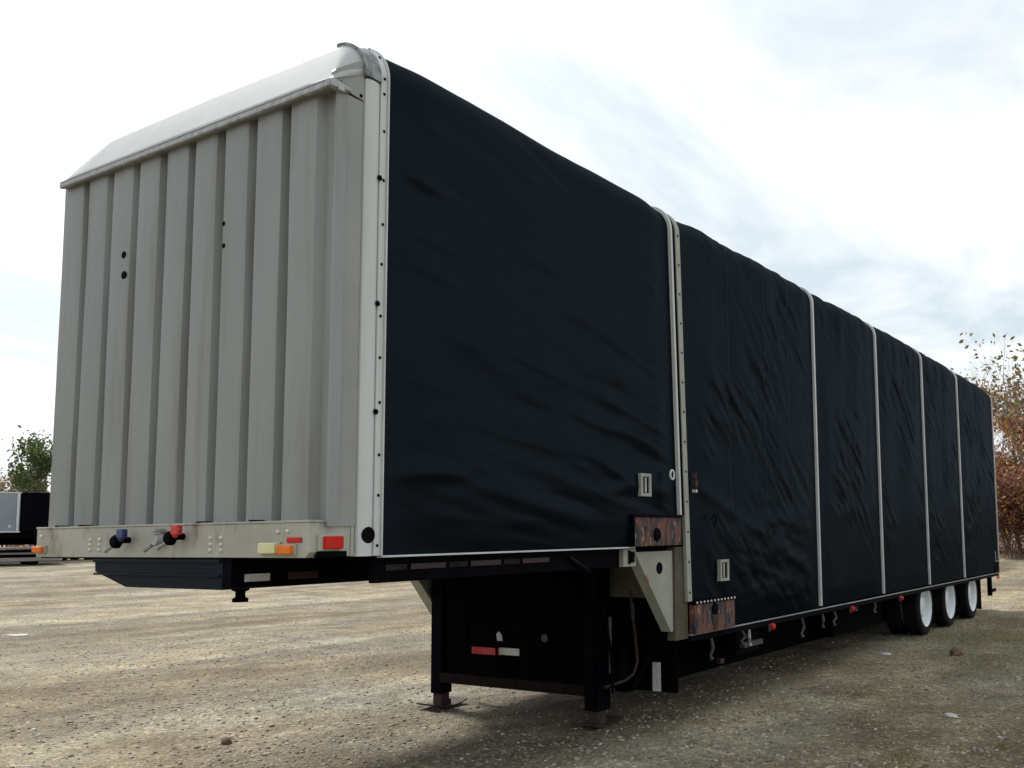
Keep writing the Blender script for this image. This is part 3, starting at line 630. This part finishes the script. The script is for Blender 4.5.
# --- tarp panels, one per bay, going right over the roof
def panel(i, x0, x1):
    nx = int(90+14*(x1-x0)*(3 if i < 2 else 2)); xs = np.linspace(x0, x1, nx)
    sb = float(botz(np.array((x0+x1)/2)))
    # path coordinate
    ns, na, nr = 150, 26, 30
    Pg = np.zeros((nx, ns+na*2+nr+60, 3))
    zt = roofz(xs)+.006
    u = (xs-x0)/(x1-x0); pin = np.clip(np.minimum(u, 1-u)*(x1-x0)/.35, 0, 1); pin = pin*pin*(3-2*pin)
    r = RC
    cols = []
    for j in range(ns): t = j/(ns-1); zb = botz(xs)*0+sb; cols.append(('s', t))
    for j in range(1, na+1): cols.append(('a', j/na))
    for j in range(1, nr+1): cols.append(('r', j/nr))
    for j in range(1, na+1): cols.append(('b', j/na))
    for j in range(1, 61): cols.append(('f', j/60))
    out = np.zeros((nx, len(cols), 3))
    for c, (k, t) in enumerate(cols):
        if k == 's': z = sb+(zt-r-sb)*t; y = np.zeros(nx); ny, nz = -1, 0
        elif k == 'a': a = math.pi/2*t; y = r-r*math.cos(a)+0*xs; z = zt-r+r*math.sin(a); ny, nz = -math.cos(a), math.sin(a)
        elif k == 'r': y = r+(W-2*r)*t+0*xs; z = zt+.012*math.sin(math.pi*t); ny, nz = 0, 1
        elif k == 'b': a = math.pi/2*(1-t); y = W-r+r*math.cos(a)+0*xs; z = zt-r+r*math.sin(a); ny, nz = math.cos(a), math.sin(a)
        else: z = (zt-r)+(sb-(zt-r))*t; y = W+0*xs; ny, nz = 1, 0
        # path length measured down from the roof corner
        s = (zt-r-z) if k == 's' else (-r*1.57*t if k == 'a' else -.33-W*t*.5 if k == 'r' else 1.0+t)
        s = s+0*xs
        if i == 0:
            q1 = s-.16*xs; rd = 1-np.abs(fbm(q1/.30, xs/1.6+s*.3, 3, 140))*2
            d = .012*fbm(xs/1.5+3, q1/.42, 3, 40)+.012*rd*np.clip(fbm(xs/1.1, s/.8, 2, 9)+.45, 0, 1)
            d = d+.006*fbm(xs/.6, q1/.10, 2, 52)*np.clip(fbm(xs/.7+4, s/.6, 2, 19)+.2, 0, 1)
            d = d+.016*np.exp(-((s-2.20+.05*np.sin(xs*3))/.05)**2)*np.clip(np.sin(xs*2.6+1.2), 0, 1)
            d = d*1.6
            d = d+.0105*(1-np.abs(fbm((s-.22*xs)/.17+.4*fbm(xs/.9, s/.9, 2, 171), xs/1.3, 2, 150))*2)*np.clip(fbm(xs/1.2+7, s/.7, 2, 155)+.45, 0, 1)
            d = d*(1-.9*np.exp(-((xs-2.58)**2+(z-1.90)**2)/.03))
            # stitched vertical seam
            d = d-.0012*np.exp(-((xs-1.93)/.012)**2)
        else:
            d = .012*fbm(xs/.75+i*9, s/1.3+xs*.5, 3, 60+i)
            q1 = s-.9*xs; mk = np.clip(fbm(xs/.8+i*5, s/.7, 2, 29)+.35, 0, 1)
            rd = 1-np.abs(fbm(q1/.26, (s+xs)/1.1, 3, 71+i))*2
            d = d+.014*rd*mk+.005*fbm(q1/.09, (s+xs)/.5, 2, 75+i)*mk
            fo = fbm(xs/.20+s*.15+i*5, s/1.7, 2, 90+i); d = d+.010*fo*np.exp(-np.maximum(s-.1, 0)/.35)
            d = d*1.5
            if i == 1: d = d*(1-.9*np.exp(-((xs-3.86)**2+(z-1.22)**2)/.03))
            for kx in ((x0+x1)/2+.1*math.sin(i*7), ) if i > 1 else (x0+.75, x0+1.5, x0+2.1):
                d = d+.005*np.exp(-((xs-kx-.02*np.sin(s*3))/.02)**2)*np.exp(-np.maximum(s, 0)/2.5)-.003*np.exp(-((xs-kx-.05-.02*np.sin(s*3))/.025)**2)
            # vertical rack tubes showing under the cloth
        if i == 1 and k == 's':
            # loose doubled patch low at the front of the second bay
            px = (xs-4.10)/.03; pz = (1.62-z+.10*(xs-4.1))/.03
            m_ = (1/(1+np.exp(-px)))*(1/(1+np.exp(-pz)))*(1/(1+np.exp((xs-5.9)/.2))); d = d+.022*m_
            d = d+.014*fbm(xs/.3, z/.12+xs, 3, 15)*m_
            d = d+.010*np.exp(-((z-1.85+.35*(xs-3.7))/.07)**2)
        bulge = .018
        if k in 'arb': d = d*(.45 if i == 0 else .55)
        if k == 's': d = d*(1-(.55 if i == 0 else .45)*np.exp(-np.maximum(s, 0)/.10))
        if k == 'r': d = d*.4
        dd = (d+bulge*.9)*pin+.001
        if k == 's': dd = dd*np.clip(.25+(z-sb)/.25, .25, 1)
        # lumps in the silhouette where the cloth hangs over the roof edge
        if i > 0: dd = dd+pin*.015*(1 if k in 'arb' else np.exp(-np.maximum(s, 0)/.12))*np.clip(fbm(xs/.33+i, xs*0+.5, 2, 30+i), -.4, 1)
        if i == 0 and k != 'f': dd = dd+pin*.010*np.exp(-np.maximum(s, 0)/.3)*fbm(xs/.8, xs*0+.3, 2, 31)
        wgt = u**3 if i == 0 else (1-u)**3 if i == 1 else 0*u
        out[:, c, 0] = xs-.085*(z-1.9)/2.2*wgt; out[:, c, 1] = y+ny*dd; out[:, c, 2] = z+nz*dd
    o = grid('tarp_panel', out, 'tarp', T, O); return o
for i in range(6): panel(i, XS[i]+(-.004 if i == 0 else .04 if i > 1 else .085), XS[i+1]-(.115 if i == 0 else .03))
# end of the curtain over the step is closed by a thin return
# --- bows between the tarp panels
b1 = P(hoop(3.118, 3.144, 1.690, 4.255, -.01, .030), 'curtain_bow', 'white', auto=35, bevel=.003)
P(hoop(3.142, 3.205, 1.690, 4.250, -.01, .014), 'bow_channel', 'dull', auto=35)
b2 = P(hoop(3.208, 3.280, .985, 4.255, -.01, .022), 'curtain_flange', 'cream', auto=35, bevel=.003)
for i in range(13):
    P(MB().lathe([(0, -.004), (.009, -.003), (.010, 0)], (3.245+shear(3.27, 1.06+i*.247), -.0235, 1.06+i*.247), 'y', 8), 'rivet_hole', 'hole', b2)
for k in range(2, 6):
    o = P(hoop(XS[k]-.012, XS[k]+.020, .742, ZS[k]+.004, -.01, .026), 'curtain_bow', 'strip', auto=35, bevel=.006)
P(hoop(15.38, 15.45, .70, ZS[6]-.01, -.02, .020), 'rear_frame', 'galv', auto=35, bevel=.004)
# rear wall
P(MB().prism([(y, z) for y, z in section(.70, ZS[6]-.02, -.022)], 0, 15.40, 15.43), 'rear_wall', 'tarp')
for hy in (.05, 1.31):
    P(MB().box(15.432, 15.45, hy+.02, hy+1.2, .78, 4.0), 'rear_door', 'tarp', bevel=.005)
# curtain hardware
for (xa, xb, za, zb_) in ((2.505, 2.655, 1.825, 2.0), (3.775, 3.94, 1.125, 1.31)):
    yv = -.050
    f_ = P(MB().box(xa, xa+.03, yv, -.01, za, zb_).box(xb-.03, xb, yv, -.01, za, zb_).box(xa+.03, xb-.03, yv, -.01, zb_-.025, zb_).box(xa+.03, xb-.03, yv, -.01, za, za+.025), 'winch_window', 'cream', bevel=.003)
    P(MB().box(xa+.03, xb-.03, yv+.012, -.01, za+.025, zb_-.025), 'window_recess', 'dull', f_)
    P(MB().box(xa+.06, xa+.085, yv+.004, yv+.012, za+.03, zb_-.03), 'winch_shaft', 'galv', f_)
rg = MB(); pts = [(2.925+.030*math.cos(t), -.075, 2.005+.036*math.sin(t)) for t in np.linspace(0, 2*math.pi, 17)]; rg.tube(pts, .009, 6, False)
P(rg, 'tie_ring', 'white', smooth=True)
P(MB().box(3.335, 3.375, -.06, -.02, 1.93, 1.98).box(3.335, 3.37, -.05, -.02, 2.0, 2.04).tube([(3.35, -.05, 1.90), (3.36, -.05, 2.05)], .009, 6), 'strap_buckle', 'rust')
P(MB().box(3.345, 3.375, -.055, -.02, 1.88, 1.905), 'buckle_tag', 'tapew')
P(MB().tube([(3.62, -.05, 1.66), (3.67, -.055, 1.70), (3.70, -.055, 1.66), (3.66, -.055, 1.60)], .007, 6), 'rope_loop', 'dull')

# ------------------------------------------------------------------ trees & shrubs
def tree(name, base, height, spread, label, cat, leaf, nleaf, lsize, bark='bark', levels=4, seed=1, stems=1, leafdist=None, group=None, lean=0, low=.15, extra=None, skirt=False, part='crown'):
    r = random.Random(seed); bx, by = base; bz = float(terr(np.array(bx), np.array(by), False))-.05
    root = empty(name, (bx, by, bz)); tag(root, label, cat, group)
    mb = MB(); tips = []
    def grow(p, d, ln, rad, lv):
        pts = [p]; rs = [rad]; q = p
        n_ = 4
        for i in range(n_):
            d = (d+Vector((r.uniform(-1, 1), r.uniform(-1, 1), r.uniform(-.5, .8)))*.16).normalized(); q = q+d*ln/n_; pts.append(q); rs.append(rad*(1-.55*(i+1)/n_))
            if lv <= levels-2: tips.append((q, lv))
        mb.tube(pts, rs, 6 if lv > 1 else 3 if lv == 0 else 4, False)
        if lv == 0: return
        k = r.choice((3, 4)) if lv > 1 else 3
        for j in range(k):
            a = r.uniform(0, 6.28); t = r.uniform(.35, 1); idx = min(n_, max(1, int(t*n_+.5)))
            side = Vector((math.cos(a), math.sin(a), r.uniform(-.1, .5)))
            grow(pts[idx], (d*.75+side*r.uniform(.5, 1)*spread).normalized(), ln*r.uniform(.5, .75), rs[idx]*.62, lv-1)
        grow(pts[-1], d, ln*.65, rs[-1], lv-1)
    for s in range(stems):
        a = r.uniform(0, 6.28); q = Vector((math.cos(a), math.sin(a), 0))*(.0 if stems == 1 else r.uniform(.1, .25)*height*.3)
        grow(q, Vector((math.cos(a)*.2*(stems > 1)+lean, math.sin(a)*.2*(stems > 1), 1)).normalized(), height*.36*r.uniform(.8, 1.1), height*.014/(stems**.4), levels)
    mz = max(v[2] for v in mb.v); k = height/mz
    mb.v = [(x*k, y*k, z*k) for x, y, z in mb.v]
    mb.build('trunk', bark, root, smooth=True)
    rn = np.random.default_rng(seed)
    T_ = np.array([tuple(t[0]*k) for t in tips if t[0].z*k > height*low])
    def leaves(nm, m, n_, sz, pts):
        if not len(pts): return
        c = pts[rn.integers(0, len(pts), n_)]+rn.normal(0, sz*(.6 if sz > .12 else 1.5), (n_, 3))
        A_ = rn.normal(size=(n_, 3)); A_ /= np.linalg.norm(A_, axis=1)[:, None]; B_ = np.cross(A_, rn.normal(size=(n_, 3))); B_ /= np.linalg.norm(B_, axis=1)[:, None]
        s = sz*rn.uniform(.5, 1.2, (n_, 1)); V = np.stack([c-A_*s, c-B_*s*.5, c+A_*s, c+B_*s*.5], 1).reshape(-1, 3)
        soup(nm, V, np.arange(n_*4).reshape(-1, 4), m, root)
    if skirt:
        k_ = 700; a_ = rn.uniform(0, 6.28, k_); d_ = rn.uniform(0, 1, k_)**.5*height*.34
        T_ = np.concatenate([T_, np.stack([d_*np.cos(a_), d_*np.sin(a_), rn.uniform(.02, .40, k_)*height], -1)])
    leaves(part, leaf, nleaf, lsize, T_)
    if extra:
        for (m, n_, sz, f) in extra: leaves('leaf_cluster', m, n_, sz, np.array([p for p in T_ if f(p/height)]))
    return root

def polar(px, dist):
    a = fw+r2*((px-PPX)/FPX); a = a/np.hypot(a[0], a[1]); return (CAM[0]+dist*a[0], CAM[1]+dist*a[1])
# right side, behind the trailer tail
tree('autumn_tree', polar(1006, 46), 10.2, .55, 'tall thin tree with sparse green and orange leaves at its bare top', 'tree', 'leafolive', 900, .14, 'palebark', 5, 5, 3, low=.55, extra=[('leafbrown', 2600, .10, lambda p: p[2] < .72)])
tree('autumn_tree', polar(1030, 44), 8.0, .6, 'bare branched pale tree with olive leaves at the right edge', 'tree', 'leafolive', 350, .15, 'palebark', 5, 12, 2, low=.5, extra=[('leafbrown', 2500, .11, lambda p: p[2] < .7)])
tree('autumn_tree', polar(952, 52), 10.2, .5, 'bare tree whose twigs just top the tarp roof near its tail', 'tree', 'leafbrown', 500, .10, 'palebark', 5, 23, 1, low=.4)
shr = [(1003, 43, 5.2, 'leafbrown', 'rust brown leafy bush under the sparse tall tree', 31, 6000), (1022, 41, 4.6, 'leafbrown', 'brown bush at the right edge of the yard behind the yellow sprays', 32, 5500),
       (1008, 39.5, 3.6, 'leafmaroon', 'dark maroon bush with yellow leaf sprays beside the trailer tail', 33, 7000), (1034, 39, 3.2, 'leafmaroon', 'dark red brown bush at the far right edge', 34, 6000),
       (985, 42, 4.6, 'leafmaroon', 'maroon bush half hidden by the trailer tail', 35, 6000), (965, 44, 4.5, 'leafbrown', 'brown bush hidden behind the last tarp panel', 36, 5000), (1060, 42, 4.5, 'leafbrown', 'brown bush just past the right edge', 37, 6000)]
for px, d, h, lf, lab, sd, n_ in shr:
    tree('autumn_bush', polar(px, d), h, .9, lab, 'bush', lf, n_, .085, 'bark', 4, sd, 5, low=.02, skirt=True, group='autumn bushes along the yard edge', extra=[('leafyellow', 340, .085, lambda p: .25 < p[2] < .7)])
# left side
tree('evergreen_tree', polar(38, 62), 7.0, .55, 'green feathery tree rising above the silver trailer at the left edge', 'tree', 'leafgreen', 3600, .12, 'bark', 5, 41, 1, low=.12)
tree('evergreen_tree', polar(22, 64), 4.9, .6, 'small rounded green tree left of the taller feathery one', 'tree', 'leafolive', 3500, .11, 'bark', 4, 42, 1, low=.3)
tree('bare_tree', polar(8, 58), 4.7, .8, 'leafless pale shrub tree above the silver trailer', 'tree', 'leafbrown', 350, .07, 'palebark', 5, 43, 3, low=.3)
tree('bare_tree', polar(-14, 60), 4.9, .8, 'leafless pale shrub tree just past the left edge', 'tree', 'leafmaroon', 500, .08, 'palebark', 5, 44, 3, low=.3)
tree('maroon_bush', polar(6, 56), 3.6, .8, 'small dark red bush peeking over the silver trailer', 'bush', 'leafmaroon', 1800, .08, 'bark', 4, 45, 3, low=.2)
# unbroken scrub on the far edge of the yard
rn = np.random.default_rng(5); n_ = 42000; a = rn.uniform(-.35, 2.6, n_); d = 70+rn.uniform(0, 9, n_)+4*np.sin(a*9)
hh = 2.2+1.3*fbm(a*14, a*0, 3, 8)+.8*fbm(a*60, a*0, 2, 9); z = rn.uniform(0, 1, n_)**.7*hh
cx, cy = 6+d*np.cos(a), 1+d*np.sin(a); c = np.stack([cx, cy, z+.7], -1)
A_ = rn.normal(size=(n_, 3)); A_ /= np.linalg.norm(A_, axis=1)[:, None]; B_ = np.cross(A_, rn.normal(size=(n_, 3))); B_ /= np.linalg.norm(B_, axis=1)[:, None]
s = rn.uniform(.12, .30, (n_, 1)); V = np.stack([c-A_*s, c-B_*s*.6, c+A_*s, c+B_*s*.6], 1).reshape(-1, 3)
tag(soup('scrub', V, np.arange(n_*4).reshape(-1, 4), 'leafbrown'), 'low brown scrub along the far edge of the yard', 'scrub', kind='stuff')

# ------------------------------------------------------------------ parked trailers on the left
def local_frame(px, dist, turn=0):
    c = polar(px, dist); a = math.atan2(c[1]-CAM[1], c[0]-CAM[0])-math.pi/2+turn
    return (c[0], c[1], float(terr(np.array(c[0]), np.array(c[1]), False))), a
(lc, la) = local_frame(24, 46, R(14))
bt = empty('box_trailer', lc); bt.rotation_euler.z = la
tag(bt, 'silver sided trailer with a black end parked at the left edge', 'trailer')
def B(mb, name, m, p=None, **k): return mb.build(name, m, p or bt, **k)
B(MB().box(-9, .0, 0, 2.5, 1.22, 2.80), 'silver_body', 'silverside', bevel=.02)
B(MB().box(0, 3.2, .03, 2.47, 1.22, 2.84), 'black_body', 'frame', bevel=.03)
B(MB().box(-9, .02, -.02, 0, 2.78, 2.83).box(-9, .02, -.02, 0, 1.20, 1.25), 'edge_trim', 'strip')
B(MB().box(-.12, -.04, -.03, 0, 1.25, 2.78), 'corner_post', 'strip'); 
mb = MB()
for i in range(9): mb.box(-8.8+i*.98, -8.76+i*.98, -.014, 0, 1.25, 2.78)
B(mb, 'side_rib', 'silverside')
B(MB().lathe([(0, -.02), (.05, -.02), (.05, 0)], (-.35, -.0, 1.45), 'y', 12), 'marker_lamp', 'strip')
B(MB().box(-9, 3.2, .4, 2.1, .70, 1.22).box(-9, 3.2, .02, .1, .95, 1.20), 'underframe', 'dull')
for xw in (-7, -5.7, 1.6, 2.7):
    for yw in (.25, 2.25):
        q = B(MB().lathe([(.28, -.1), (.40, -.12), (.48, -.1), (.50, 0), (.48, .1), (.40, .12), (.28, .1)], (xw, yw, .5), 'y', 24), 'tyre', 'rubber', smooth=True)
        B(MB().lathe([(.28, -.06), (.1, -.04), (0, -.04)], (xw, yw, .5), 'y', 24), 'rim', 'galv', q)
(fc, fa) = local_frame(22, 42.5, R(10))
ft = empty('flatbed_trailer', fc); ft.rotation_euler.z = fa
tag(ft, 'low flatbed trailer with weathered timber deck in front of the silver trailer', 'trailer')
for i, (z0, z1, m) in enumerate(((.62, .70, 'wood'), (.42, .50, 'wood'))):
    mb = MB()
    for k in range(2): mb.box(-9, 1.6, k*.95+.02*i, k*.95+.85, z0-.02*k, z1-.02*k)
    mb.build('timber_deck', m, ft, bevel=.01)
MB().box(-9, 1.6, -.04, -.005, .50, .60).box(-9, 1.6, .1, .25, .2, .42).box(-9, 1.6, 1.4, 1.55, .2, .42).build('steel_frame', 'dull', ft)
MB().box(-9, 1.5, -.02, .1, .16, .30).build('side_beam', 'wood', ft, bevel=.01)
for xw in (-6.5, -5.5, .6):
    for yw in (.3, 1.5): MB().lathe([(0, -.06), (.15, -.08), (.2, -.08), (.22, 0), (.2, .08), (0, .08)], (xw, yw, .21), 'y', 20).build('tyre', 'rubber', ft, smooth=True)

# ------------------------------------------------------------------ rocks, weeds
def gpt(px, py):
    d = fw+r2*((px-PPX)/FPX)-u2*((py-PPY)/FPX); t = -CAM[2]/d[2]; p = CAM+t*d; return (float(p[0]), float(p[1]))
rock(gpt(951, 718), .05, 'rock', 'white fist sized rock on the gravel at lower right', 1.5, .5, 3)
rock(gpt(958, 655), .09, 'rockb', 'brown lump of earth beside the trailer wheels at right', 1.3, .8, 5)
rock(gpt(226, 744), .035, 'rockb', 'small dark brown rock in the dirt at lower left', 1.1, 1.0, 7)
rock(gpt(16, 636), .10, 'rock', 'broad pale flat rock near the left edge of the yard', 2.0, .25, 9)
rock(gpt(886, 654), .05, 'rock', 'small pale flat rock at the foot of the near wheels', 1.6, .4, 11)
def grasspatch(pts, n, spread, h, label):
    r = np.random.default_rng(n); Vs = []
    for (cx, cy, k, sx, sy) in pts:
        m = int(n*k); x = cx+r.normal(0, sx, m); y = cy+r.normal(0, sy, m); z = terr(x, y); a = r.uniform(0, 6.28, m); hh = h*r.uniform(.3, 1, m); wd = .004+.004*r.uniform(0, 1, m)
        t = r.normal(0, .5, (m, 2))*hh[:, None]
        Vs.append(np.stack([np.stack([x-wd*np.cos(a), y-wd*np.sin(a), z-.005], -1), np.stack([x+wd*np.cos(a), y+wd*np.sin(a), z-.005], -1), np.stack([x+t[:, 0], y+t[:, 1], z+hh], -1)], 1))
    V = np.concatenate(Vs).reshape(-1, 3)
    return tag(soup('grass', V, np.arange(len(V)).reshape(-1, 3), 'grass'), label, 'grass', kind='stuff')
P_ = []
for (px, py, k, sx, sy) in ((990, 636, .5, .9, .4), (1010, 642, .4, .8, .4), (940, 638, .3, .4, .25), (1004, 747, .05, .05, .03), (905, 757, .06, .12, .05), (985, 665, .4, .6, .3), (1000, 625, .6, 1.5, .6)):
    g_ = gpt(px, py); P_.append((g_[0], g_[1], k, sx, sy))
grasspatch(P_, 4200, 1, .035, 'thin patches of short grass and weeds in the gravel at right')
